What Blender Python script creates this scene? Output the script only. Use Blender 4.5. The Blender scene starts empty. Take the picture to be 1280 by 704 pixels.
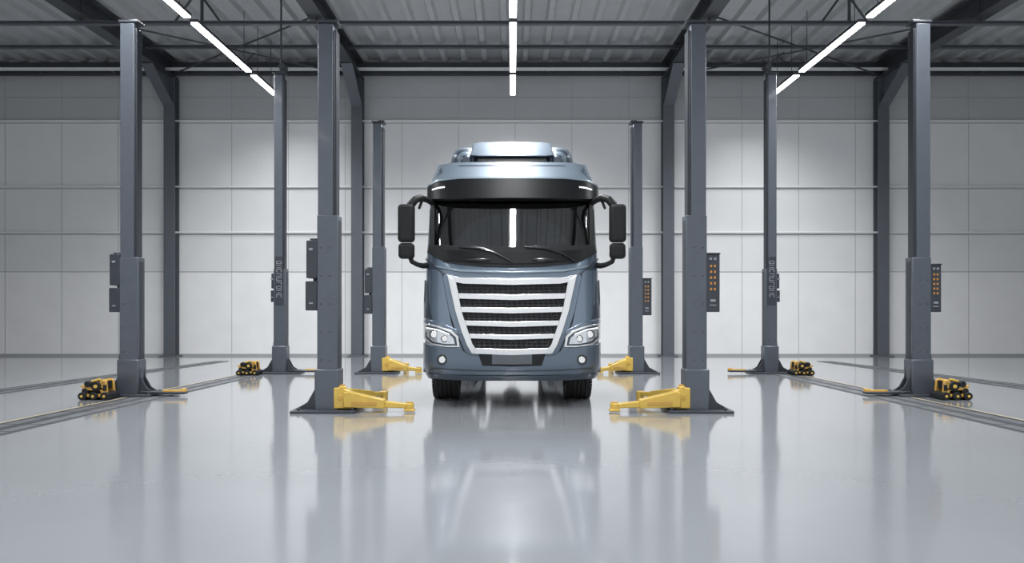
import bpy, bmesh, math, random
import numpy as np
from mathutils import Vector, Matrix
random.seed(4)
S = bpy.context.scene
COL = S.collection
S.view_settings.view_transform = 'Standard'

# ------------------------------------------------------------ materials
def mat(name, col, rough=0.5, metal=0.0, coat=0.0, noise=0.0, nscale=8.0, bump=0.0, bscale=60.0, emis=None, estr=0.0, rnoise=0.0, ior=1.5, crough=.06):
    m = bpy.data.materials.new(name); m.use_nodes = True
    nt = m.node_tree; b = nt.nodes['Principled BSDF']
    b.inputs['Base Color'].default_value = (*col, 1)
    b.inputs['Roughness'].default_value = rough
    b.inputs['Metallic'].default_value = metal
    b.inputs['Coat Weight'].default_value = coat
    b.inputs['Coat Roughness'].default_value = crough
    b.inputs['IOR'].default_value = ior
    tc = nt.nodes.new('ShaderNodeTexCoord')
    if noise > 0 or rnoise > 0:
        n = nt.nodes.new('ShaderNodeTexNoise'); n.inputs['Scale'].default_value = nscale
        n.inputs['Detail'].default_value = 5
        nt.links.new(tc.outputs['Object'], n.inputs['Vector'])
        if noise > 0:
            r = nt.nodes.new('ShaderNodeMapRange')
            r.inputs['To Min'].default_value = 1 - noise; r.inputs['To Max'].default_value = 1 + noise
            r.inputs['From Min'].default_value = .25; r.inputs['From Max'].default_value = .75
            nt.links.new(n.outputs['Fac'], r.inputs['Value'])
            v = nt.nodes.new('ShaderNodeVectorMath'); v.operation = 'SCALE'
            v.inputs[0].default_value = col
            nt.links.new(r.outputs[0], v.inputs['Scale'])
            nt.links.new(v.outputs[0], b.inputs['Base Color'])
        if rnoise > 0:
            r2 = nt.nodes.new('ShaderNodeMapRange')
            r2.inputs['From Min'].default_value = .3; r2.inputs['From Max'].default_value = .7
            r2.inputs['To Min'].default_value = rough - rnoise; r2.inputs['To Max'].default_value = rough + rnoise
            nt.links.new(n.outputs['Fac'], r2.inputs['Value'])
            nt.links.new(r2.outputs[0], b.inputs['Roughness'])
    if bump > 0:
        n2 = nt.nodes.new('ShaderNodeTexNoise'); n2.inputs['Scale'].default_value = bscale
        n2.inputs['Detail'].default_value = 3
        nt.links.new(tc.outputs['Object'], n2.inputs['Vector'])
        bp = nt.nodes.new('ShaderNodeBump'); bp.inputs['Strength'].default_value = bump
        bp.inputs['Distance'].default_value = 0.01
        nt.links.new(n2.outputs['Fac'], bp.inputs['Height'])
        nt.links.new(bp.outputs[0], b.inputs['Normal'])
    if emis:
        b.inputs['Emission Color'].default_value = (*emis, 1)
        b.inputs['Emission Strength'].default_value = estr
    return m

M_floor = mat('epoxy_floor', (.27, .284, .302), .11, 0, 0.6, noise=.03, nscale=.7, bump=.10, bscale=7, rnoise=.02, ior=1.7, crough=.10)
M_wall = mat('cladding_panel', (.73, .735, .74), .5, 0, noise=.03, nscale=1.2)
M_wall_top_shade = mat('upper_cladding_shaded', (.45, .46, .47), .5, 0, noise=.03, nscale=1.2)  # light falloff above the lamps is painted into this darker cladding tone
M_wall_low = mat('painted_concrete', (.82, .82, .82), .6, 0, noise=.035, nscale=1.6, bump=.1, bscale=20)
M_seam = mat('panel_seam', (.36, .37, .38), .6)
M_rail = mat('rail_paint', (.76, .77, .78), .4)
M_deck = mat('deck_steel', (.52, .53, .54), .4, .3, noise=.06, nscale=3)
M_steel = mat('dark_steel', (.055, .060, .068), .45, .2, noise=.08, nscale=4)
M_steel2 = mat('column_steel', (.11, .122, .14), .45, .2, noise=.05, nscale=4)
M_lift = mat('lift_slate_paint', (.085, .097, .118), .38, .25, coat=.2, noise=.06, nscale=5, bump=.05, bscale=120)
M_lift2 = mat('lift_slate_dark', (.042, .048, .059), .42, .25, noise=.06, nscale=6)
M_yel = mat('safety_yellow', (.62, .41, .07), .4, 0, coat=.3, noise=.10, nscale=9)
M_org = mat('orange_yellow', (.52, .30, .055), .4, 0, coat=.3, noise=.10, nscale=9)
M_line = mat('line_paint', (.50, .42, .28), .4, 0, noise=.08, nscale=9)
M_blk = mat('black_plastic', (.012, .013, .014), .5, 0, noise=.1, nscale=10, ior=1.35)
M_blk2 = mat('gloss_black', (.010, .011, .013), .22, 0, coat=.3, noise=.1, nscale=10)
M_vis = mat('visor_black', (.008, .009, .010), .30, 0, noise=.1, nscale=10, ior=1.30)
M_rub = mat('tyre_rubber', (.018, .018, .019), .75, 0, noise=.15, nscale=20, bump=.2, bscale=80)
M_paint = mat('truck_paint', (.135, .178, .235), .27, .65, coat=1.0, noise=.03, nscale=2)
M_paint_b = mat('bumper_paint', (.105, .138, .180), .30, .6, coat=.8, noise=.03, nscale=2)
M_roof = mat('roof_paint', (.115, .148, .185), .42, .35, coat=.25, noise=.03, nscale=2, crough=.2)
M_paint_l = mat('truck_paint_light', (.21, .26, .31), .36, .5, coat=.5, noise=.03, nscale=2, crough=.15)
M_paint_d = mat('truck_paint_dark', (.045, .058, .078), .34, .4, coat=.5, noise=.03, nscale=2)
M_silver = mat('grille_silver', (.70, .71, .72), .22, .8, coat=.3, noise=.02, nscale=6)
M_chrome = mat('chrome', (.8, .8, .8), .1, 1.0, noise=.02)
M_lens = mat('lamp_lens', (.55, .58, .61), .10, .7, coat=1, noise=.2, nscale=25)
M_lamp = mat('lamp_glow', (.9, .9, .9), .3, 0, emis=(.95, .97, 1), estr=.6)
M_led = mat('led_tube', (.9, .9, .9), .3, 0, emis=(.97, .985, 1), estr=12)
M_digit = mat('led_digits', (.6, .28, .05), .4, 0, emis=(1, .45, .09), estr=.15)
M_plate = mat('number_plate', (.10, .11, .125), .4, .2, noise=.05)
M_inter = mat('cab_interior', (.05, .052, .055), .7, 0, noise=.1, nscale=6)
M_grate = mat('channel_grate', (.16, .168, .18), .35, .3, noise=.08, nscale=12, bump=.2, bscale=40)
M_chan = mat('channel_dark', (.06, .065, .072), .5, .3, noise=.1, nscale=10)
M_grid = mat('grille_mesh_black', (.035, .037, .041), .4, .4, noise=.1, nscale=10)
M_text = mat('marking_grey', (.28, .30, .33), .5)

M_glass = bpy.data.materials.new('windscreen_glass'); M_glass.use_nodes = True
nt = M_glass.node_tree; nt.nodes.clear()
o = nt.nodes.new('ShaderNodeOutputMaterial'); mx = nt.nodes.new('ShaderNodeMixShader')
tr = nt.nodes.new('ShaderNodeBsdfTransparent'); tr.inputs[0].default_value = (.42, .44, .46, 1)
gl = nt.nodes.new('ShaderNodeBsdfGlossy'); gl.inputs['Roughness'].default_value = .02
fr = nt.nodes.new('ShaderNodeFresnel'); fr.inputs['IOR'].default_value = 2.5
nt.links.new(fr.outputs[0], mx.inputs[0]); nt.links.new(tr.outputs[0], mx.inputs[1]); nt.links.new(gl.outputs[0], mx.inputs[2])
nt.links.new(mx.outputs[0], o.inputs[0])

# ------------------------------------------------------------ mesh builder
class Part:
    def __init__(s): s.bm = bmesh.new()
    def box(s, c, d, rz=0, rx=0, ry=0):
        m = Matrix.Translation(c) @ Matrix.Rotation(rz, 4, 'Z') @ Matrix.Rotation(ry, 4, 'Y') @ Matrix.Rotation(rx, 4, 'X') @ Matrix.Diagonal((*d, 1))
        bmesh.ops.create_cube(s.bm, size=1, matrix=m); return s
    def cyl(s, a, b, r, r2=None, n=20):
        a = Vector(a); b = Vector(b); v = b - a
        q = v.to_track_quat('Z', 'Y').to_matrix().to_4x4()
        bmesh.ops.create_cone(s.bm, cap_ends=True, segments=n, radius1=r, radius2=r if r2 is None else r2, depth=v.length,
                              matrix=Matrix.Translation((a + b) / 2) @ q); return s
    def ball(s, c, r):
        m = Matrix.Translation(c) @ Matrix.Diagonal((*(r if hasattr(r, '__len__') else (r, r, r)), 1))
        bmesh.ops.create_uvsphere(s.bm, u_segments=32, v_segments=20, radius=1, matrix=m); return s
    def prism(s, pts, a, b, axis='Y'):
        def mk(p, t):
            return {'Y': (p[0], t, p[1]), 'X': (t, p[0], p[1]), 'Z': (p[0], p[1], t)}[axis]
        A = [s.bm.verts.new(mk(p, a)) for p in pts]; B = [s.bm.verts.new(mk(p, b)) for p in pts]
        s.bm.faces.new(A); s.bm.faces.new(B[::-1])
        for i in range(len(pts)):
            j = (i + 1) % len(pts); s.bm.faces.new((A[j], A[i], B[i], B[j]))
        return s
    def tube(s, pts, r, n=12):
        P = [Vector(p) for p in pts]; rings = []
        rr = r if hasattr(r, '__len__') else [r] * len(P)
        up = Vector((0.13, 0.21, 0.97)).normalized()
        for i, p in enumerate(P):
            t = (P[min(i + 1, len(P) - 1)] - P[max(i - 1, 0)]).normalized()
            if i == 0:
                a = t.cross(up)
                if a.length < .2: a = t.cross(Vector((1, 0, 0)))
            else: a = a - t * a.dot(t)
            a.normalize(); b = t.cross(a)
            rings.append([s.bm.verts.new(p + (a * math.cos(k * 2 * math.pi / n) + b * math.sin(k * 2 * math.pi / n)) * rr[i]) for k in range(n)])
        for i in range(len(rings) - 1):
            for k in range(n):
                s.bm.faces.new((rings[i][k], rings[i][(k + 1) % n], rings[i + 1][(k + 1) % n], rings[i + 1][k]))
        s.bm.faces.new(rings[0][::-1]); s.bm.faces.new(rings[-1]); return s
    def lathe(s, prof, c, n=48):   # profile (x, r) around X axis
        rings = []
        for x, r in prof:
            rings.append([s.bm.verts.new((c[0] + x, c[1] + r * math.cos(2 * math.pi * k / n), c[2] + r * math.sin(2 * math.pi * k / n))) for k in range(n)])
        for i in range(len(rings) - 1):
            for k in range(n):
                s.bm.faces.new((rings[i][k], rings[i][(k + 1) % n], rings[i + 1][(k + 1) % n], rings[i + 1][k]))
        s.bm.faces.new(rings[0][::-1]); s.bm.faces.new(rings[-1]); return s
    def done(s, name, m, parent=None, bevel=0.0, ang=32, loc=(0, 0, 0), seg=2, smooth=True):
        bmesh.ops.recalc_face_normals(s.bm, faces=s.bm.faces)
        me = bpy.data.meshes.new(name); s.bm.to_mesh(me); s.bm.free()
        me.materials.append(m)
        if smooth:
            me.shade_smooth(); me.set_sharp_from_angle(angle=math.radians(ang))
        ob = bpy.data.objects.new(name, me); COL.objects.link(ob); ob.location = loc
        if parent: ob.parent = parent
        if bevel > 0:
            md = ob.modifiers.new('bevel', 'BEVEL'); md.width = bevel; md.segments = seg
            md.limit_method = 'ANGLE'; md.angle_limit = math.radians(40); md.harden_normals = False
        return ob
def empty(name, loc=(0, 0, 0), rz=0):
    e = bpy.data.objects.new(name, None); COL.objects.link(e); e.location = loc
    e.rotation_euler = (0, 0, rz); e.empty_display_size = .3; return e

# ------------------------------------------------------------ room
WY = 20.2; HW = 16.5; Y0 = -7.0; ZC = 8.2
Part().box((0, (WY + Y0) / 2, -.1), (2 * HW, WY - Y0, .2)).done('floor', M_floor, smooth=False)
# back wall
wb = empty('wall_back', (0, WY, 0))
Part().box((0, .15, 4.47), (2 * HW, .3, 4.22)).done('cladding', M_wall, wb, smooth=False)
Part().box((0, .15, 7.53), (2 * HW, .3, 1.9)).done('upper_cladding', M_wall_top_shade, wb, smooth=False)
Part().box((0, .15, 1.18), (2 * HW, .3, 2.36)).done('lower_wall', M_wall_low, wb, smooth=False)
p = Part()
for z in (6.58, 4.74, 3.46): p.box((0, -.035, z), (2 * HW, .07, .055))
p.done('horizontal_rails', M_rail, wb, .01)
p = Part()
for z in (6.53, 4.69, 3.41, 2.36, 7.25): p.box((0, -.003, z), (2 * HW, .010, .018))
for k in range(21):
    p.box((-14.04 + k * 1.59 - .18 + .0, -.002, 4.1), (.012, .008, 8.2))
p.box((0, -.01, .03), (2 * HW, .03, .06))
p.done('panel_joints', M_seam, wb, smooth=False)
for sx, nm in ((-1, 'wall_left'), (1, 'wall_right')):
    w = empty(nm, (sx * HW, 0, 0))
    Part().box((sx * .15, (WY + Y0) / 2, 4.1), (.3, WY - Y0, 8.2)).done('cladding', M_wall, w, smooth=False)
    p = Part()
    for z in (6.58, 4.74, 3.46, 2.36): p.box((-sx * .03, (WY + Y0) / 2, z), (.06, WY - Y0, .05))
    p.done('horizontal_rails', M_rail, w)
# ceiling deck: trapezoidal profile
ce = empty('ceiling', (0, 0, ZC))
p = Part(); pitch = .56; pts = []
x = -HW
while x < HW - .01:
    pts += [(x, 0), (x + .12, 0), (x + .17, .12), (x + .51, .12)]
    x += pitch
pts.append((HW, 0))
prev = None
for (xx, zz) in pts:
    a = p.bm.verts.new((xx, Y0, zz)); b = p.bm.verts.new((xx, WY + .2, zz))
    if prev: p.bm.faces.new((prev[0], a, b, prev[1]))
    prev = (a, b)
p.done('profiled_deck', M_deck, ce, smooth=False)
Part().box((0, (WY + Y0) / 2, .25), (2 * HW + .6, WY - Y0 + .4, .2)).done('roof_slab', M_steel, ce, smooth=False)

# portal frames: rafters + columns
def ibeam_y(p, x, y0, y1, zt, h, w):
    p.box((x, (y0 + y1) / 2, zt - .015), (w, y1 - y0, .03))
    p.box((x, (y0 + y1) / 2, zt - h + .015), (w, y1 - y0, .03))
    p.box((x, (y0 + y1) / 2, zt - h / 2), (.03, y1 - y0, h - .04))
for x in (-9.47, -4.29, 4.33, 10.27):
    e = empty('portal_frame', (x, 0, 0))
    p = Part(); ibeam_y(p, 0, Y0, WY - .1, 8.18, .46, .34)
    for yy in (3, 6, 9, 12, 15, 18): p.box((0, yy, 7.95), (.30, .02, .42))
    p.done('rafter', M_steel, e, .004)
    p = Part()
    p.box((0, WY - .30, 3.86), (.31, .03, 7.72)); p.box((0, WY - .02 - .03, 3.86), (.31, .03, 7.72)); p.box((0, WY - .17, 3.86), (.03, .24, 7.72))
    p.box((0, WY - .22, .015), (.5, .36, .03))
    p.done('column', M_steel2, e, .003)
    p = Part(); p.prism([(WY - .32, 7.72), (WY - 1.5, 7.72), (WY - .32, 6.95)], -.02, .02, 'X')
    p.prism([(WY - 1.5, 7.72), (WY - .32, 6.95), (WY - .32, 6.91), (WY - 1.55, 7.70)], -.15, .15, 'X')
    p.done('haunch', M_steel2, e)
# eaves beam at the wall + purlins
e = empty('eaves_beam', (0, WY - .4, 0))
Part().box((0, .25, 8.0), (2 * HW, .12, .34)).done('beam', M_steel, e)
p = Part().box((0, -.12, 7.88), (2 * HW, .10, .07)); p.done('light_rail', M_rail, e, .01)
p = Part()
for x in np.arange(-15, 16, 2.0): p.box((x, .03, 7.88), (.06, .25, .04))
p.done('brackets', M_steel, e)
for i, (yy, zz) in enumerate(((15.8, 7.62), (10.5, 7.62), (5.2, 7.62), (18.6, 8.1))):
    e = empty('roof_purlin', (0, yy, zz))
    Part().box((0, 0, .03), (2 * HW, .10, .02)).box((0, 0, -.03), (2 * HW, .10, .02)).box((0, 0, 0), (2 * HW, .02, .06)).done('rail', M_steel2, e)
    p = Part()
    if zz < 8:
        for x in (-13.5, -9.47, -4.29, 4.33, 10.27, 13.8, -6.8, 7.4, 0): p.box((x, 0, .3), (.05, .05, .58))
        p.done('hangers', M_steel, e)
    else: p.bm.free()
e = empty('roof_bracing', (0, 0, 0))
p = Part()
for (xa, xb) in ((-9.4, -4.4), (4.5, 10.1)):
    xm = (xa + xb) / 2
    for y0, y1 in ((15.8, WY - .4),):
        p.cyl((xa, y0, 7.75), (xb, y1, 7.75), .022, n=8); p.cyl((xb, y0, 7.75), (xa, y1, 7.75), .022, n=8)
    p.cyl((xm - .5, 15.8, 7.65), (xm - .1, 15.8, 8.2), .025, n=8); p.cyl((xm + .5, 15.8, 7.65), (xm + .1, 15.8, 8.2), .025, n=8)
    p.cyl((xm - .5, WY - .6, 7.85), (xm, WY - .9, 8.2), .025, n=8)
p.done('tie_rods', M_steel, e)

# LED strip lights (diffusers + the lamps' downward light)
segs = [(17.15, 18.7), (13.95, 16.85), (10.8, 13.65), (7.7, 10.5), (4.6, 7.4), (1.5, 4.3), (-1.6, 1.2), (-4.7, -1.9)]
for xl in (-6.16, 0.02, 6.78):
    e = empty('led_strip_light', (xl, 0, 6.9))
    p = Part(); q = Part(); r = Part()
    for a, b in segs:
        p.box((0, (a + b) / 2, 0), (.125, b - a, .03))
        q.box((0, (a + b) / 2, .045), (.16, b - a + .04, .058))
        for yy in (a + .3, b - .3): r.cyl((0, yy, .07), (0, yy, 1.30), .008, n=6)
    p.done('diffuser', M_led, e, smooth=False); q.done('housing', M_steel, e, smooth=False); r.done('hanging_wires', M_steel, e)
    for a, b, k in ((17.15, 18.7, 40), (13.95, 16.85, 72), (7.7, 13.65, 56), (1.5, 7.4, 30), (-4.7, 1.2, 30)):
        L = bpy.data.lights.new('lamp_output', 'AREA'); L.shape = 'RECTANGLE'; L.size = .12; L.size_y = b - a
        L.energy = k * (b - a); L.color = (.97, .985, 1); L.spread = math.radians(140)
        lo = bpy.data.objects.new('lamp_output', L); COL.objects.link(lo); lo.parent = e; lo.location = (0, (a + b) / 2, -.03)

# floor channels
def channel(name, xi0, xo0, y0, xi1, xo1, y1, yn, yel=False):
    def at(xa, xb, y): return xa + (xb - xa) * (y - y0) / (y1 - y0)
    e = empty(name, (0, 0, 0))
    def quad(f0, f1, z, m, nm):
        L = []
        for y in (yn, y1):
            a = at(xi0, xi1, y); b = at(xo0, xo1, y)
            L.append((a + (b - a) * f0, a + (b - a) * f1, y))
        Part().prism([(L[0][0], L[0][2]), (L[0][1], L[0][2]), (L[1][1], L[1][2]), (L[1][0], L[1][2])], 0.0, z, 'Z').done(nm, m, e, smooth=False)
    quad(0, 1, .006, M_grate, 'cover_plate')
    quad(.02, .09, .010, M_chan, 'inner_slot'); quad(.91, .98, .010, M_chan, 'outer_slot'); quad(.40, .60, .009, M_chan, 'centre_slot')
    if yel: quad(1.06, 1.12, .003, M_line, 'painted_line')
    p = Part(); y = yn + .2
    while y < y1 - .2:
        a = at(xi0, xi1, y); b = at(xo0, xo1, y)
        p.box(((a + b) / 2, y, .0055), (abs(b - a) * .8, .012, .006)); y += .5
    p.done('cross_joints', M_chan, e, smooth=False)
channel('floor_channel', -5.66, -6.30, 7.96, -5.03, -5.5, 15.8, 2.0, True)
channel('floor_channel', 5.80, 6.45, 7.96, 5.30, 5.8, 15.8, 2.0, True)
channel('floor_channel', -8.27, -8.9, 11.6, -7.2, -7.55, 18.3, 5.0)
channel('floor_channel', 8.85, 9.5, 11.6, 7.75, 8.1, 18.3, 5.0)

# ------------------------------------------------------------ lift columns
def lift(x, y, H, s, W=.26, D=.22, kind='inner', boxz=(1.37, 2.32), digits=False, armL=1.05, boxx=.16, sleeve=True, text=False):
    """s=+1 : truck side is +x ; local origin = foot, front face at y=0"""
    e = empty('vehicle_lift_column', (x, y, 0))
    h = W / 2
    p = Part()
    p.box((-s * .02, D / 2, H / 2), (W - .04, D - .04, H - .02))
    p.box((-s * .02, .012, H / 2), (W - .05, .03, H - .06))
    p.done('mast', M_lift, e, .012)
    p = Part()
    p.box((s * (h - .028), D / 2 - .01, H / 2 - .05), (.045, D * .8, H - .12))
    p.box((s * (h - .028), .01, H / 2 - .05), (.012, .03, H - .14))
    p.done('guide_rail', M_lift2, e, .004)
    Part().box((0, D / 2, H), (W + .03, D + .02, .035)).box((s * .05, D / 2, H + .025), (W * .5, D * .5, .05)).done('cap_plate', M_lift2, e, .006)
    if sleeve:
        p = Part()
        zt = 2.66 if kind == 'inner' else 2.2
        p.box((s * .008, D / 2, (zt + .35) / 2), (W + .022, D + .02, zt - .35))
        p.done('carriage_sleeve', M_lift, e, .012)
        p = Part(); p.box((s * (h + .005), D / 2, (zt + .35) / 2 + .01), (.04, D * .55, zt - .5))
        for zz in np.arange(.7, zt - .2, .38): p.cyl((-s * .02 - .06, -.016, zz), (-s * .02 - .06, 0, zz), .011, n=10); p.cyl((-s * .02 + .06, -.016, zz), (-s * .02 + .06, 0, zz), .011, n=10)
        p.done('sleeve_trim', M_lift2, e, .004)
    # foot
    p = Part()
    p.box((0, D / 2, .30), (W + .07, D + .06, .56))
    p.done('foot_housing', M_lift, e, .02)
    p = Part()
    p.box((-s * .02 if kind == 'inner' else 0, D / 2, .018), (.86, .58, .036))
    wl = .42
    for sg in (-1, 1):
        for yy in (.03, D - .03):
            p.prism([(sg * (h + .02), .42 if kind == 'inner' else .66), (sg * (h + .045), .30), (sg * (h + .14), .13), (sg * wl, .035), (sg * (h + .02), .035)], yy - .012, yy + .012)
    for xx in (-.36, .36):
        for yy in (-.08, D + .08): p.cyl((xx, yy, .03), (xx, yy, .065), .025, n=6)
    p.done('base_plate', M_lift2, e, .004)
    # control box
    z0, z1 = boxz; bx = -s * (h + boxx / 2 + .005)
    p = Part()
    if digits:
        p.box((bx, .10, (z0 + z1) / 2), (boxx + .03, .20, z1 - z0)); p.box((bx, .10, z1 + .01), (boxx + .05, .22, .025))
    else:
        zm = z0 + (z1 - z0) * .44
        p.box((bx, .10, (z0 + zm) / 2 - .01), (boxx, .20, zm - z0 - .02)); p.box((bx + s * .01, .10, (z1 + zm) / 2 + .01), (boxx - .01, .22, z1 - zm - .02))
        p.box((bx + s * .02, .10, z1 - .02), (boxx - .06, .14, .10)); p.box((bx + s * .03, .12, zm), (.05, .1, .3))
    p.done('control_box', M_lift2, e, .012)
    if digits:
        p = Part(); hh = z1 - z0
        for k in range(5):
            for c in (-1, 1):
                zz = z1 - .20 * hh - k * .10 * hh; xx = bx + c * .026
                p.box((xx, -.002, zz + .006), (.026, .008, .010)); p.box((xx, -.002, zz - .012), (.026, .008, .010)); p.box((xx + .008, -.002, zz), (.008, .008, .03))
        p.done('led_readout', M_digit, e, smooth=False)
        p = Part().box((bx, -.003, z0 + .2 * (z1 - z0)), (.07, .01, .03)).box((bx, -.003, z0 + .12 * (z1 - z0)), (.09, .01, .012)).box((bx - .03, -.003, z1 - .06), (.03, .01, .03)).box((bx + .03, -.003, z1 - .06), (.03, .01, .03))
        p.done('label_plate', M_text, e, smooth=False)
    else:
        Part().box((bx, -.013, z1 - .12), (.05, .012, .03)).box((bx, -.003, z0 + .1), (.05, .012, .02)).done('label_plate', M_text, e, smooth=False)
    if text:
        p = Part()
        fw = W * .45
        Part().box((0, -.015, 1.95), (W * .75, .012, 1.02)).done('name_panel', M_lift2, e, .004)
        for k in range(9):
            z = 2.33 - k * .088
            p.box((0, -.024, z + .026), (fw, .008, .012)); 
            if k % 2 == 0: p.box((-fw * .45, -.024, z), (.014, .008, .06))
            if k % 3 != 1: p.box((fw * .45, -.024, z), (.014, .008, .06))
            if k % 3 != 2: p.box((0, -.024, z - .026), (fw, .008, .012))
        p.done('vertical_lettering', M_text, e, smooth=False)
    # arms
    if kind == 'inner':
        p = Part()
        x0 = h + .01
        def P2(pts): return [(s * a, b) for a, b in pts]
        p.prism(P2([(x0 - .04, .05), (x0 - .04, .33), (x0 + .07, .335), (x0 + .20, .27), (x0 + .20, .05)]), -.05, .10)
        p.cyl((s * (x0 + .07), -.0, .05), (s * (x0 + .07), -.0, .35), .055, n=20)
        p.done('arm_pivot_block', M_yel, e, .014)
        p = Part()   # front arm : tapered box then telescopic tip
        L = armL
        p.prism(P2([(x0 + .10, .07), (x0 + .10, .27), (x0 + .16, .285), (x0 + L * .62, .17), (x0 + L * .62, .055)]), -.085, .045)
        p.prism(P2([(x0 + L * .5, .065), (x0 + L * .5, .165), (x0 + L * .93, .115), (x0 + L * .95, .055)]), -.062, .022)
        p.cyl((s * (x0 + L * .93), -.02, .012), (s * (x0 + L * .93), -.02, .125), .062, n=24)
        p.box((s * (x0 + L * .93), -.02, .03), (.15, .13, .03))
        ob = p.done('front_arm', M_yel, e, .012)
        p = Part()
        p.prism(P2([(0, .10), (0, .29), (.08, .30), (L * .62, .20), (L * .62, .10)]), -.06, .06)
        p.prism(P2([(L * .55, .11), (L * .55, .19), (L * .95, .15), (L * .95, .10)]), -.04, .04)
        p.cyl((s * L * .93, 0, .012), (s * L * .93, 0, .16), .06, n=24)
        ob = p.done('rear_arm', M_yel, e, .012, loc=(s * (x0 + .05), .12, 0)); ob.rotation_euler = (0, 0, s * math.radians(66))
        p = Part()
        p.box((s * (x0 + L * .36), -.088, .125), (L * .32, .012, .05)); p.cyl((s * (x0 + .07), 0, .345), (s * (x0 + .07), 0, .37), .035, n=16)
        p.cyl((s * (x0 + L * .93), -.02, .125), (s * (x0 + L * .93), -.02, .14), .045, n=20)
        p.box((s * (x0 + .05), -.055, .20), (.05, .012, .06))
        p.done('arm_fittings', M_org, e, .003)
    else:
        p = Part()  # low flat arm on the truck side
        p.prism([(s * (h + .05), -.05), (s * (h + .05), .12), (s * (h + .50), .06), (s * (h + .80), .02), (s * (h + .80), -.10), (s * (h + .45), -.12)], .036, .075, 'Z')
        p.done('flat_arm', M_lift2, e, .008)
        p = Part()
        p.box((s * (h + .62), -.05, .085), (.34, .09, .03)); p.cyl((s * (h + .76), -.04, .07), (s * (h + .76), -.04, .12), .05, n=20)
        p.done('arm_tip', M_org, e, .006)
    return e
FY = 9.73
lift(-2.50, FY, 5.28, 1, boxz=(1.37, 2.32))
lift(2.50, FY, 5.28, -1, boxz=(1.35, 2.13), digits=True)
lift(-2.81, 15.1, 5.28, 1, W=.24, boxz=(1.25, 2.2), armL=.78, boxx=.17)
lift(2.62, 15.1, 5.28, -1, W=.24, boxz=(1.22, 1.98), digits=True, armL=.70, boxx=.17)
lift(-6.09, 11.43, 5.95, 1, W=.275, D=.20, kind='outer', boxz=(1.33, 2.25), boxx=.17)
lift(6.51, 11.43, 5.95, -1, W=.275, D=.20, kind='outer', boxz=(1.33, 2.08), digits=True, boxx=.15)
def outer_back(x, s):
    e = lift(x, 15.1, 6.30, s, W=.235, D=.18, kind='outer', boxz=(1.5, 2.1), boxx=.06, text=True)
    p = Part(); p.box((s * .05, .10, 6.40), (.12, .14, .16)); p.cyl((s * .05, .0, 6.45), (s * .05, .22, 6.45), .07, n=20)
    p.cyl((0, .12, 6.3), (0, .12, 8.2), .02, n=8)
    p.done('top_pulley', M_lift2, e, .006)
outer_back(-4.88, 1); outer_back(5.44, -1)

# wheel dollies
def dolly(x, y, s, sc=1.0, rz=0):
    e = empty('wheel_dolly', (x, y, 0), rz); e.scale = (sc, sc, sc * .93)
    p = Part()
    p.box((0, 0, .07), (.46, .26, .05)); p.box((-s * .02, -.10, .18), (.34, .04, .05)); p.box((-s * .02, .10, .18), (.34, .04, .05))
    p.prism([(-s * .22, .09), (-s * .15, .20), (-s * .08, .20), (-s * .11, .09)], -.13, -.09)
    p.prism([(s * .10, .09), (s * .05, .25), (s * .12, .34), (s * .18, .31), (s * .20, .09)], -.12, -.08)
    p.prism([(s * .10, .09), (s * .05, .25), (s * .12, .34), (s * .18, .31), (s * .20, .09)], .08, .12)
    p.box((-s * .17, 0, .22), (.12, .20, .03)); p.cyl((s * .12, -.13, .30), (s * .12, .13, .30), .035, n=16)
    p.done('frame', M_org, e, .012)
    p = Part()
    for xx in (-.17, 0.0, .17):
        p.cyl((xx, -.16, .065), (xx, .16, .065), .065, n=20)
    p.cyl((-.14 * s, -.135, .145), (-.14 * s, .135, .145), .05, n=18); p.cyl((.03 * s, -.14, .225), (.03 * s, .14, .225), .075, n=24)
    p.cyl((-.10 * s, -.14, .26), (-.10 * s, .14, .26), .05, n=20)
    p.box((s * .12, 0, .24), (.10, .13, .13)); p.box((-s * .04, 0, .14), (.22, .16, .09)); p.box((s * .16, -.11, .20), (.05, .05, .1))
    p.done('rollers', M_blk, e, .008)
    p = Part()
    p.cyl((-s * .18, -.05, .26), (s * .05, -.05, .33), .022, n=12); p.cyl((s * .03, -.142, .225), (s * .03, -.15, .225), .03, n=14)
    for xx in (-.17, 0, .17): p.cyl((xx, -.165, .065), (xx, -.172, .065), .022, n=14)
    p.done('hydraulic_parts', M_yel, e, .003)
dolly(-6.34, 11.05, 1, 1.0); dolly(6.74, 11.05, -1, 1.0)
dolly(-5.38, 14.75, 1, .95); dolly(5.92, 14.75, -1, .95)

# ------------------------------------------------------------ truck
TY = 10.04; CZ = 1.46
truck = empty('semi_truck', (0, TY, 0))
KZ = [.40, .47, .60, .90, 1.30, 1.96, 2.26, 2.97, 3.10, 3.27, 3.45, 3.58, 3.66]
KH = [1.20, 1.235, 1.25, 1.25, 1.245, 1.24, 1.235, 1.215, 1.20, 1.175, 1.13, 1.09, 1.00]
KY = [.10, .04, .01, .00, .02, .09, .15, .36, .40, .47, .60, .78, 1.05]
def kv(z, K):
    return float(np.mean([np.interp(z + d, KZ, K) for d in np.linspace(-.045, .045, 7)]))
N_ = 3.8; DD = .40
def surf(x, z):
    hw = kv(z, KH); u = min(abs(x) / hw, .9995)
    return kv(z, KY) + DD * (1 - (1 - u ** N_) ** (1 / N_))
def P(px, py, f=surf):
    """front-elevation drawing unit -> metres on the cab skin"""
    dy = .1
    for _ in range(6):
        k = (TY + dy) / 900.0
        x = (px - 640) * k; z = CZ + (380 - py) * k
        dy = f(x, z)
    return x, z
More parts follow.
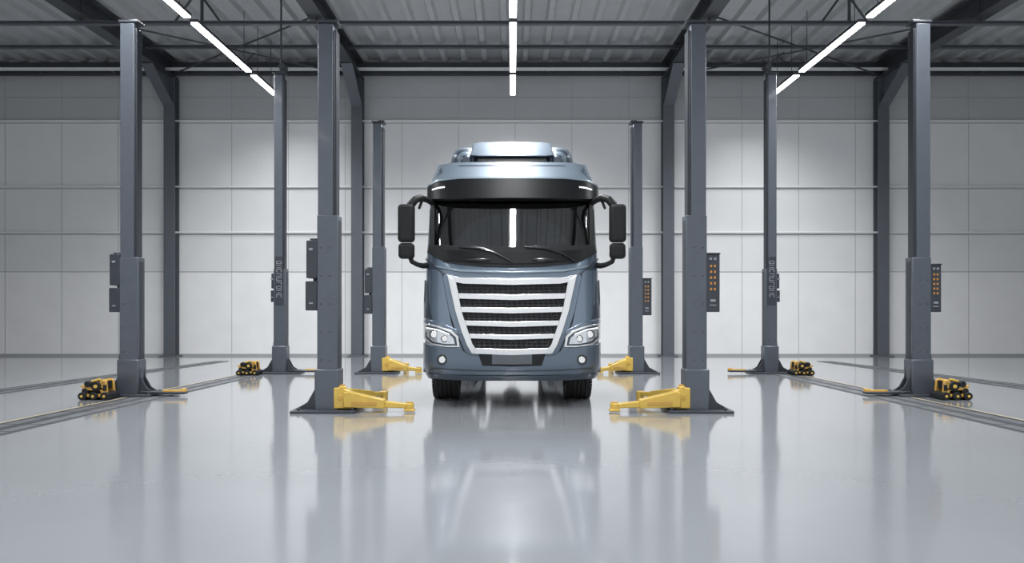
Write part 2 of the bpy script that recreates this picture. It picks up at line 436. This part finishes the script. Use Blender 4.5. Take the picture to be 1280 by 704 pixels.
def loft(zs, yb, name, m, roofclose=True, hole=None, floorclose=True):
    bm = bmesh.new(); rings = []
    U = list(np.sin(np.linspace(-math.pi / 2, math.pi / 2, 81)))
    for z in zs:
        hw = kv(z, KH); r = []
        y0 = kv(z, KY)
        for u in U:
            uu = min(abs(u), 1.0)
            r.append((u * hw, y0 + DD * (1 - max(0, 1 - uu ** N_) ** (1 / N_)), z))
        back = [(hw, yb * .5 + .3, z), (hw, yb, z), (hw * .5, yb + .02, z), (0, yb + .02, z), (-hw * .5, yb + .02, z), (-hw, yb, z), (-hw, yb * .5 + .3, z)]
        rings.append([bm.verts.new(c) for c in r + back])
    n = len(rings[0])
    for i in range(len(rings) - 1):
        for k in range(n):
            f = bm.faces.new((rings[i][k], rings[i][(k + 1) % n], rings[i + 1][(k + 1) % n], rings[i + 1][k]))
            c = f.calc_center_median()
            if hole and hole(c): bm.faces.remove(f)
    if roofclose: bm.faces.new(rings[-1])
    if floorclose: bm.faces.new(rings[0][::-1])
    bmesh.ops.recalc_face_normals(bm, faces=bm.faces)
    p = Part(); p.bm.free(); p.bm = bm
    return p.done(name, m, truck, ang=40)
zs = [1.03, 1.1] + list(np.arange(1.16, 3.66, .05)) + [3.66]
loft(zs, 2.35, 'cab_body', M_paint, hole=lambda c: abs(c.x) < 1.10 and 2.25 < c.z < 2.92 and c.y < .9)
loft([.42, .45, .5] + list(np.arange(.55, 1.03, .05)) + [1.04], .60, 'bumper_body', M_paint_b)

def panel(top, bot, off, th, name, m, nu=40, nv=6, mirror=False, f=surf, px=True, bevel=0.0):
    """sheet conforming to the cab skin between two polylines"""
    part = Part()
    def res(L, t):
        L = np.array(L, float); d = np.r_[0, np.cumsum(np.hypot(*np.diff(L, axis=0).T))]; s = t * d[-1]
        return np.interp(s, d, L[:, 0]), np.interp(s, d, L[:, 1])
    for sg in ((1, -1) if mirror else (1,)):
        F = []; B = []
        for i in range(nv + 1):
            v = i / nv; a = []; b = []
            for j in range(nu + 1):
                t = j / nu; A = res(top, t); C = res(bot, t)
                x = A[0] + (C[0] - A[0]) * v; y = A[1] + (C[1] - A[1]) * v
                if px: x, z = P(x, y, f)
                else: z = y
                x *= sg; yy = f(x, z)
                a.append(part.bm.verts.new((x, yy - off, z))); b.append(part.bm.verts.new((x, yy - off + th, z)))
            F.append(a); B.append(b)
        for i in range(nv):
            for j in range(nu):
                part.bm.faces.new((F[i][j], F[i][j + 1], F[i + 1][j + 1], F[i + 1][j]))
                part.bm.faces.new((B[i][j], B[i + 1][j], B[i + 1][j + 1], B[i][j + 1]))
        for i in range(nv):
            part.bm.faces.new((F[i][0], F[i + 1][0], B[i + 1][0], B[i][0])); part.bm.faces.new((F[i][nu], B[i][nu], B[i + 1][nu], F[i + 1][nu]))
        for j in range(nu):
            part.bm.faces.new((F[0][j], B[0][j], B[0][j + 1], F[0][j + 1])); part.bm.faces.new((F[nv][j], F[nv][j + 1], B[nv][j + 1], B[nv][j]))
    return part.done(name, m, truck, bevel=bevel, ang=40)

# windscreen
panel([(541, 248), (640, 246), (739, 248)], [(542, 309), (590, 311), (640, 312), (690, 311), (738, 309)], .012, .004, 'windscreen', M_glass, 60, 8)
# black surround (frit)
panel([(539, 246), (640, 243), (741, 246)], [(541, 252), (640, 251), (739, 252)], .02, .03, 'windscreen_top_seal', M_blk, 50, 2)
panel([(537.5, 246), (537, 280), (537.5, 312)], [(544, 250), (543, 280), (543, 312)], .02, .03, 'windscreen_side_seals', M_blk, 16, 3, mirror=True)
# cowl panel below glass
panel([(537, 306), (590, 308), (640, 309), (690, 308), (743, 306)], [(534, 316), (556, 328), (600, 333), (640, 334), (680, 333), (724, 328), (746, 316)], .03, .05, 'cowl_panel', M_blk, 60, 8)
panel([(552, 312), (600, 315), (640, 316), (680, 315), (728, 312)], [(556, 325), (600, 329), (640, 330), (680, 329), (724, 325)], .042, .03, 'cowl_inset', M_vis, 50, 4)
# interior
Part().box((0, 1.55, 2.6), (2.3, .05, 1.1)).box((0, .95, 2.04), (2.3, 1.2, .05)).box((0, 1.0, 3.1), (2.3, 1.1, .04)).done('cab_interior_liner', M_inter, truck)
p = Part(); p.box((0, .62, 2.18), (2.1, .35, .2)); p.box((.42, .55, 2.30), (.6, .2, .1)); p.done('dashboard', M_inter, truck, .04)
p = Part()
for sx in (-.55, .55):
    p.box((sx, 1.25, 2.42), (.5, .14, .62), rx=-.12); p.box((sx, 1.3, 2.80), (.28, .10, .2)); p.box((sx, 1.05, 2.12), (.5, .5, .15))
p.done('seats', M_steel2, truck, .05)
p = Part(); c = Vector((.66, .60, 2.40)); ring = []
for k in range(33):
    a = 2 * math.pi * k / 32; ring.append(c + Vector((.23 * math.cos(a), .12 * math.sin(a), .13 * math.sin(a))))
p.tube(ring, .018, 8); p.box(c, (.42, .03, .03)); p.box(c + Vector((0, .02, -.08)), (.05, .05, .14))
p.done('steering_wheel', M_text, truck)
# wipers
p = Part()
def sp(px, py, off):
    x, z = P(px, py); return (x, surf(x, z) - off, z)
for dx in (0, 82):
    p.tube([sp(574 + dx, 309, .04), sp(600 + dx, 311, .05), sp(620 + dx, 317, .055), sp(640 + dx * .99, 328, .07)], .013, 8)
    p.tube([sp(585 + dx, 308, .03), sp(604 + dx, 311, .045), sp(622 + dx, 318, .05)], .018, 8)
    p.ball(sp(598 + dx, 325, .045), (.17, .035, .028))
p.done('wipers', M_blk2, truck)
# sun visor (own curved skin)
def vsurf(x, z):
    u = min(abs(x) / 1.262, .9995)
    return .14 + (z - 2.95) * .35 + .50 * (1 - (1 - u ** 2.9) ** (1 / 2.9))
panel([(534, 234), (545, 226), (575, 223), (640, 222), (705, 223), (735, 226), (748, 234)],
      [(534, 249), (560, 249), (590, 248), (640, 247.5), (690, 248), (722, 249), (748, 249)], 0, .12, 'sun_visor', M_vis, 90, 8, f=vsurf, bevel=.006)
panel([(534.5, 232), (546, 224.5), (575, 221.2), (640, 220.2), (705, 221.2), (735, 224.5), (747.5, 232)],
      [(534.5, 234), (546, 226.5), (575, 223.5), (640, 222.5), (705, 223.5), (735, 226.5), (747.5, 234)], .004, .15, 'visor_upper_trim', M_paint_l, 90, 2, f=vsurf)
panel([(540, 236.5), (548, 234), (556, 233)], [(540, 238.3), (548, 235.8), (556, 234.8)], .006, .01, 'marker_lamps', M_lamp, 12, 2, f=vsurf, mirror=True)
# roof cap band above the visor
def rsurf(x, z):
    u = min(abs(x) / (1.20 - max(0, z - 3.25) * .32), .9995)
    return .30 + max(0, z - 3.2) * .95 + .50 * (1 - (1 - u ** 3.0) ** (1 / 3.0))
panel([(548, 206), (570, 203), (640, 202), (710, 203), (732, 206)], [(540, 226), (570, 225), (640, 224), (710, 225), (740, 226)], 0, .30, 'roof_front_panel', M_roof, 80, 10, f=rsurf, bevel=.012)
panel([(575, 206.5), (640, 205.5), (705, 206.5)], [(572, 208), (640, 207), (708, 208)], .004, .02, 'roof_panel_seam', M_paint_d, 40, 1, f=rsurf)
# roof fairing: central hump with two rounded nacelles
def fs(x, z):
    u = min(abs(x) / .97, .9995); t = max(0, (z - 3.45) / .45)
    return .80 + .27 * t ** 1.8 + .5 * (1 - (1 - u ** 3.2) ** (1 / 3.2))
def fairing(name, z0, z1, h0, h1, y0, y1, yb, m, n=3.2, D=.5, steps=10):
    bm = bmesh.new(); R = []
    for i in range(steps + 1):
        t = i / steps; z = z0 + (z1 - z0) * math.sin(t * math.pi / 2); hw = h0 + (h1 - h0) * (1 - math.cos(t * math.pi / 2)); yy = y0 + (y1 - y0) * (1 - math.cos(t * math.pi / 2))
        r = []
        for u in np.sin(np.linspace(-math.pi / 2, math.pi / 2, 49)):
            r.append((u * hw, yy + D * (1 - max(0, 1 - abs(u) ** n) ** (1 / n)), z))
        r += [(hw, yb, z), (-hw, yb, z)]
        R.append([bm.verts.new(c) for c in r])
    k = len(R[0])
    for i in range(steps):
        for j in range(k): bm.faces.new((R[i][j], R[i][(j + 1) % k], R[i + 1][(j + 1) % k], R[i + 1][j]))
    bm.faces.new(R[-1]); bm.faces.new(R[0][::-1])
    p = Part(); p.bm.free(); p.bm = bm
    return p.done(name, m, truck, bevel=.0, ang=40)
fairing('roof_fairing', 3.45, 3.86, .98, .72, .90, 1.20, 2.3, M_roof)
panel([(592, 181), (602, 179.5), (640, 179), (678, 179.5), (688, 181)], [(588, 196), (600, 197), (640, 197), (680, 197), (692, 196)], .10, .30, 'fairing_centre', M_roof, 40, 8, f=fs, bevel=.015)
panel([(596, 196.5), (640, 197), (684, 196.5)], [(598, 202.5), (640, 203.5), (682, 202.5)], .05, .08, 'fairing_slot', M_blk, 30, 3, f=fs)
def nacelle(name, m, cx, rx, rz, y0, z0, yb=2.2, q=2.6):
    p = Part()
    def se(c): return math.copysign(abs(c) ** (2 / q), c)
    for sg in (-1, 1):
        R = []
        for i in range(12):
            t = i / 11; sc = math.sin(min(1, t * 1.6) * math.pi / 2) ** .4 if t > 0 else .55
            y = y0 + (yb - y0) * t ** 2.4
            R.append([p.bm.verts.new((sg * (cx + rx * sc * se(math.cos(a))), y, z0 + rz * sc * max(se(math.sin(a)), -.35))) for a in np.linspace(0, 2 * math.pi, 40, endpoint=False)])
        for i in range(11):
            for j in range(40): p.bm.faces.new((R[i][j], R[i][(j + 1) % 40], R[i + 1][(j + 1) % 40], R[i + 1][j]))
        p.bm.faces.new(R[0]); p.bm.faces.new(R[-1])
    return p.done(name, m, truck, ang=60)
nacelle('fairing_nacelles', M_roof, .71, .245, .285, .98, 3.62)
nacelle('nacelle_ring', M_paint_d, .71, .19, .225, .93, 3.62, 1.5)
nacelle('nacelle_ring_inner', M_roof, .70, .155, .185, .90, 3.62, 1.45)
nacelle('nacelle_core', M_paint_d, .69, .10, .125, .87, 3.62, 1.4)

# grille
LO = [(559, 343), (564, 365), (569, 388), (577, 414), (584, 432), (590, 442)]      # outer left line
def lx(y, ins=0): return float(np.interp(y, [q[1] for q in LO], [q[0] for q in LO])) + ins
panel([(566, 350), (640, 351), (714, 350)], [(592, 439), (640, 440), (688, 439)], .012, .03, 'grille_mesh_back', M_blk, 50, 14)
panel(LO, [(lx(343, 11), 351), (lx(365, 9), 365), (lx(388, 8), 388), (lx(414, 8), 412), (lx(432, 7), 430), (lx(442, 6), 437)], .062, .07, 'grille_side_frame', M_silver, 30, 3, mirror=True, bevel=.006)
panel([(560, 343), (576, 347), (640, 348.5), (704, 347), (720, 343)], [(569, 353), (580, 355), (640, 356.5), (700, 355), (711, 353)], .058, .06, 'grille_top_bar', M_silver, 50, 3, bevel=.006)
panel([(588, 434.5), (640, 436.5), (692, 434.5)], [(590, 442), (640, 444), (690, 442)], .056, .06, 'grille_bottom_bar', M_silver, 40, 3, bevel=.006)
rows = [(367.5, 374.5), (384.5, 391.2), (401.5, 408), (418, 424)]
for i, (a, b) in enumerate(rows):
    panel([(lx(a, 6), a - 1), (640, a + .8), (1280 - lx(a, 6), a - 1)], [(lx(b, 6), b - 1), (640, b + .8), (1280 - lx(b, 6), b - 1)], .045, .04, 'grille_slat_%d' % (i + 1), M_silver, 40, 2, bevel=.005)
p = Part()
ys = [356, 368, 374.5, 385, 391.2, 402, 408, 418.5, 424, 435.5]
for r in range(5):
    a, b = ys[2 * r], ys[2 * r + 1]
    x0 = lx(b, 8); n = int((1280 - 2 * x0) / 3.2)
    for k in range(n + 1):
        ux = x0 + (1280 - 2 * x0) * k / n
        A = Vector(sp(ux, a, .022)); B = Vector(sp(ux + (1.6 if k % 2 else -1.6), b, .022))
        p.tube([A, B], .0065, 4)
    for ff in (.33, .66):
        yy = a + (b - a) * ff
        p.tube([sp(x0 + (1280 - 2 * x0) * k / 12, yy, .024) for k in range(13)], .0065, 4)
p.done('grille_mesh', M_grid, truck)
# body creases / corner panels
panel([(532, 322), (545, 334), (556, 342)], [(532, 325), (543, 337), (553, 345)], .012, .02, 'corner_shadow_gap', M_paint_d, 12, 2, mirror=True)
panel([(533, 338), (547, 338), (552, 342)], [(531, 400), (548, 402), (566, 412)], .016, .03, 'corner_deflector', M_paint, 16, 10, mirror=True, bevel=.01)
panel([(531, 350), (530, 375), (529.8, 398)], [(535, 352), (536, 375), (541, 399)], .022, .03, 'deflector_intake', M_paint_d, 12, 3, mirror=True, bevel=.004)
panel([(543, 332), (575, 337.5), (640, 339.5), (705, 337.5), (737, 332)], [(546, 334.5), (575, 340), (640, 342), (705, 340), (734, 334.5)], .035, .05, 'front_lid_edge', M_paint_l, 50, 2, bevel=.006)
panel([(547, 338), (554, 370), (566, 408), (580, 440)], [(548.5, 338), (555.5, 370), (567.5, 408), (581.5, 440)], .010, .02, 'front_lid_seam', M_blk, 20, 1, mirror=True)
# bumper skin
panel([(529.5, 428), (545, 433), (574, 435), (589, 445), (640, 447), (691, 445), (706, 435), (735, 433), (750.5, 428)],
      [(529.5, 465), (560, 468), (600, 469), (640, 469), (680, 469), (720, 468), (750.5, 465)], .035, .05, 'bumper_skin', M_paint_b, 80, 10, bevel=.01)
panel([(529.5, 399), (549, 402), (573, 413)], [(529.5, 405), (549, 407.5), (574, 419)], .022, .04, 'headlight_brow', M_paint, 16, 3, mirror=True, bevel=.006)
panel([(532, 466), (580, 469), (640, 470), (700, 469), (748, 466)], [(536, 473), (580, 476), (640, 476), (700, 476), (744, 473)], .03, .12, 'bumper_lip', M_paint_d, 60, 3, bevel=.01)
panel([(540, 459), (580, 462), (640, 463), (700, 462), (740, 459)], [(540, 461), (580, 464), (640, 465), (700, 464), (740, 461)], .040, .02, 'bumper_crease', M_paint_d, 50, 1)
panel([(598, 442), (640, 444), (682, 442)], [(603, 457), (640, 458), (677, 457)], .045, .04, 'lower_intake', M_blk, 30, 3, bevel=.005)
panel([(615, 443), (640, 443.5), (665, 443)], [(615, 455), (640, 455.5), (665, 455)], .058, .02, 'number_plate', M_plate, 10, 2, bevel=.003)
# headlights
panel([(530, 404), (548, 407), (566, 414), (573, 420)], [(530, 423), (538, 431), (560, 434), (575, 434)], .036, .04, 'headlight_housing', M_silver, 20, 5, mirror=True, bevel=.005)
panel([(531.5, 406.5), (548, 409.5), (563, 415.5), (570, 421.5)], [(532, 421.5), (540, 428.8), (556, 432), (572, 432)], .040, .02, 'headlight_bowl', M_paint_d, 20, 5, mirror=True)
panel([(533, 408.5), (548, 411.5), (561, 417), (567, 422.5)], [(534, 420), (541, 426.8), (556, 429.7), (569, 430)], .046, .02, 'headlight_lens', M_lens, 20, 5, mirror=True)
p = Part(); q = Part()
for sg in (-1, 1):
    for ux, uy, r in ((543, 418, .060), (556, 423.5, .050)):
        x, z = P(ux, uy); yy = surf(x, z) - .045
        q.cyl((sg * x, yy + .03, z), (sg * x, yy - .008, z), r, n=28); p.cyl((sg * x, yy + .03, z), (sg * x, yy - .014, z), r * .82, n=24)
    x, z = P(553, 449.5); yy = surf(x, z) - .035
    q.cyl((sg * x, yy + .03, z), (sg * x, yy - .014, z), .075, n=28); p.cyl((sg * x, yy + .03, z), (sg * x, yy - .022, z), .048, n=24)
q.done('lamp_bezels', M_blk2, truck, .004); p.done('lamp_reflectors', M_chrome, truck, .006)
panel([(533, 409), (548, 411.5), (562, 417)], [(533, 410.6), (548, 413), (562, 418.6)], .052, .01, 'daytime_lamps', M_lamp, 16, 1, mirror=True)
# mirrors
p = Part(); q = Part(); g = Part()
for sg in (-1, 1):
    p.box((sg * 1.475, .02, 2.585), (.23, .17, .53)); p.box((sg * 1.475, .03, 2.20), (.22, .16, .22))
    q.tube([(sg * 1.17, .46, 2.93), (sg * 1.22, .22, 2.95), (sg * 1.28, .08, 2.95), (sg * 1.35, .03, 2.92), (sg * 1.41, .02, 2.85), (sg * 1.45, .02, 2.70)], [.035, .045, .05, .055, .06, .06], 14)
    q.tube([(sg * 1.44, .03, 2.16), (sg * 1.40, .04, 2.05), (sg * 1.32, .08, 2.01), (sg * 1.26, .18, 2.00), (sg * 1.20, .38, 2.02)], [.035, .035, .035, .04, .045], 12)
    q.tube([(sg * 1.26, .13, 2.95), (sg * 1.31, .10, 2.8)], .02, 8)
    g.box((sg * 1.475, .108, 2.585), (.17, .008, .46)); g.box((sg * 1.475, .113, 2.20), (.16, .008, .16))
p.done('mirror_housings', M_blk, truck, .05, seg=4); q.done('mirror_arms', M_blk, truck); g.done('mirror_glass', M_chrome, truck)
# side windows, door seams, handles, steps
p = Part(); q = Part(); r = Part()
for sg in (-1, 1):
    p.prism([(.72, 2.22), (1.62, 2.22), (1.62, 2.86), (.86, 2.86)], sg * 1.18, sg * 1.245, 'X')
    q.box((sg * 1.240, 1.72, 2.0), (.012, .015, 1.9)); q.box((sg * 1.245, 1.55, 2.0), (.05, .16, .05))
    q.prism([(1.7, 1.04), (2.3, 1.04), (2.3, .5), (1.8, .5)], sg * 1.05, sg * 1.22, 'X')
    r.box((sg * 1.1, 2.05, .62), (.3, .45, .04)); r.box((sg * 1.1, 2.05, .86), (.26, .45, .04))
p.done('side_windows', M_blk2, truck, .01); q.done('door_trim', M_blk, truck, .005); r.done('cab_steps', M_silver, truck, .006)
# chassis
p = Part()
for sg in (-1, 1):
    p.box((sg * .42, 3.6, .88), (.09, 5.6, .26))
for yy in (1.2, 2.6, 4.2, 5.6, 6.3): p.box((0, yy, .88), (.8, .12, .2))
p.box((0, 1.19, .55), (1.7, .12, .13)); p.box((0, .75, .78), (.9, .6, .35)); p.box((0, 1.6, .95), (.8, .9, .5)); p.cyl((-.95, 5.1, .52), (.95, 5.1, .52), .09, n=16); p.ball((0, 5.1, .52), .22)
p.cyl((0, 2.4, .72), (0, 5.0, .58), .06, n=12)
p.prism([(4.5, 1.05), (5.7, 1.05), (5.6, 1.22), (4.7, 1.22)], -.42, .42, 'X')
p.box((0, 6.42, .72), (2.3, .08, .12)); p.box((0, .40, .62), (1.9, .25, .3))
p.done('chassis', M_blk, truck, .01)
p = Part()
for sg in (-1, 1): p.cyl((sg * .88, 2.75, .72), (sg * .88, 3.95, .72), .30, n=32)
p.done('fuel_tanks', M_chrome, truck, .02)
p = Part()
for sg in (-1, 1):
    for (yy, x0, x1) in ((1.19, .76, 1.24), (5.1, .55, 1.24)):
        pts = []
        for t in np.linspace(0, 1, 15):
            a = math.pi * t; pts.append((yy + .60 * math.cos(a), .52 + .56 * math.sin(a)))
        for t in np.linspace(1, 0, 15):
            a = math.pi * t; pts.append((yy + .57 * math.cos(a), .52 + .53 * math.sin(a)))
        p.prism(pts, sg * x0, sg * x1, 'X')
p.done('mudguards', M_blk, truck)
def tyre(p, cx, cy, w, R=.505):
    h = w / 2; prof = [(-h * .8, .29), (-h * .98, .33), (-h, .40), (-h * .97, .455), (-h * .88, .495)]
    xs = np.linspace(-h * .82, h * .82, 6)
    for i in range(5):
        a, b = xs[i], xs[i + 1]
        prof += [(a + .005, R), (b - .012, R), (b - .009, R - .014), (b + .001, R - .014)]
    prof = prof[:-2] + [(h * .88, .495), (h * .97, .455), (h, .40), (h * .98, .33), (h * .8, .29)]
    p.lathe(prof, (cx, cy, R), 64)
    for k in range(56):    # shoulder tread blocks
        a = 2 * math.pi * k / 56
        for sg in (-1, 1):
            p.box((cx + sg * h * .86, cy + .492 * math.cos(a), R + .492 * math.sin(a)), (.055, .026, .03), rx=a)
p = Part(); r = Part()
for sg in (-1, 1):
    tyre(p, sg * 1.01, 1.19, .38)
    r.lathe([(-.13, .28), (-.13, .30), (.13, .30), (.13, .27), (.05, .22), (.03, .14), (.12, .12), (.12, .02)][::1], (sg * 1.01, 1.19, .505), 40)
    for cx in (.72, 1.06): tyre(p, sg * cx, 5.1, .30)
    r.lathe([(-.1, .28), (-.1, .30), (.1, .30), (.1, .27), (.0, .2), (.02, .12), (.12, .12), (.12, .02)], (sg * 1.06, 5.1, .505), 40)
p.done('tyres', M_rub, truck); r.done('wheel_rims', M_silver, truck)

# ------------------------------------------------------------ world + lamps
w = bpy.data.worlds.new('World'); S.world = w; w.use_nodes = True
bg = w.node_tree.nodes['Background']; bg.inputs[0].default_value = (.94, .97, 1, 1); bg.inputs[1].default_value = 1.08

# ------------------------------------------------------------ camera
cd = bpy.data.cameras.new('camera'); cam = bpy.data.objects.new('camera', cd); COL.objects.link(cam)
cam.location = (0, 0, CZ); cam.rotation_euler = (math.pi / 2, 0, 0)
cd.sensor_width = 36; cd.lens = 900 / 1280 * 36; cd.shift_y = 28 / 1280; cd.clip_end = 200
S.camera = cam
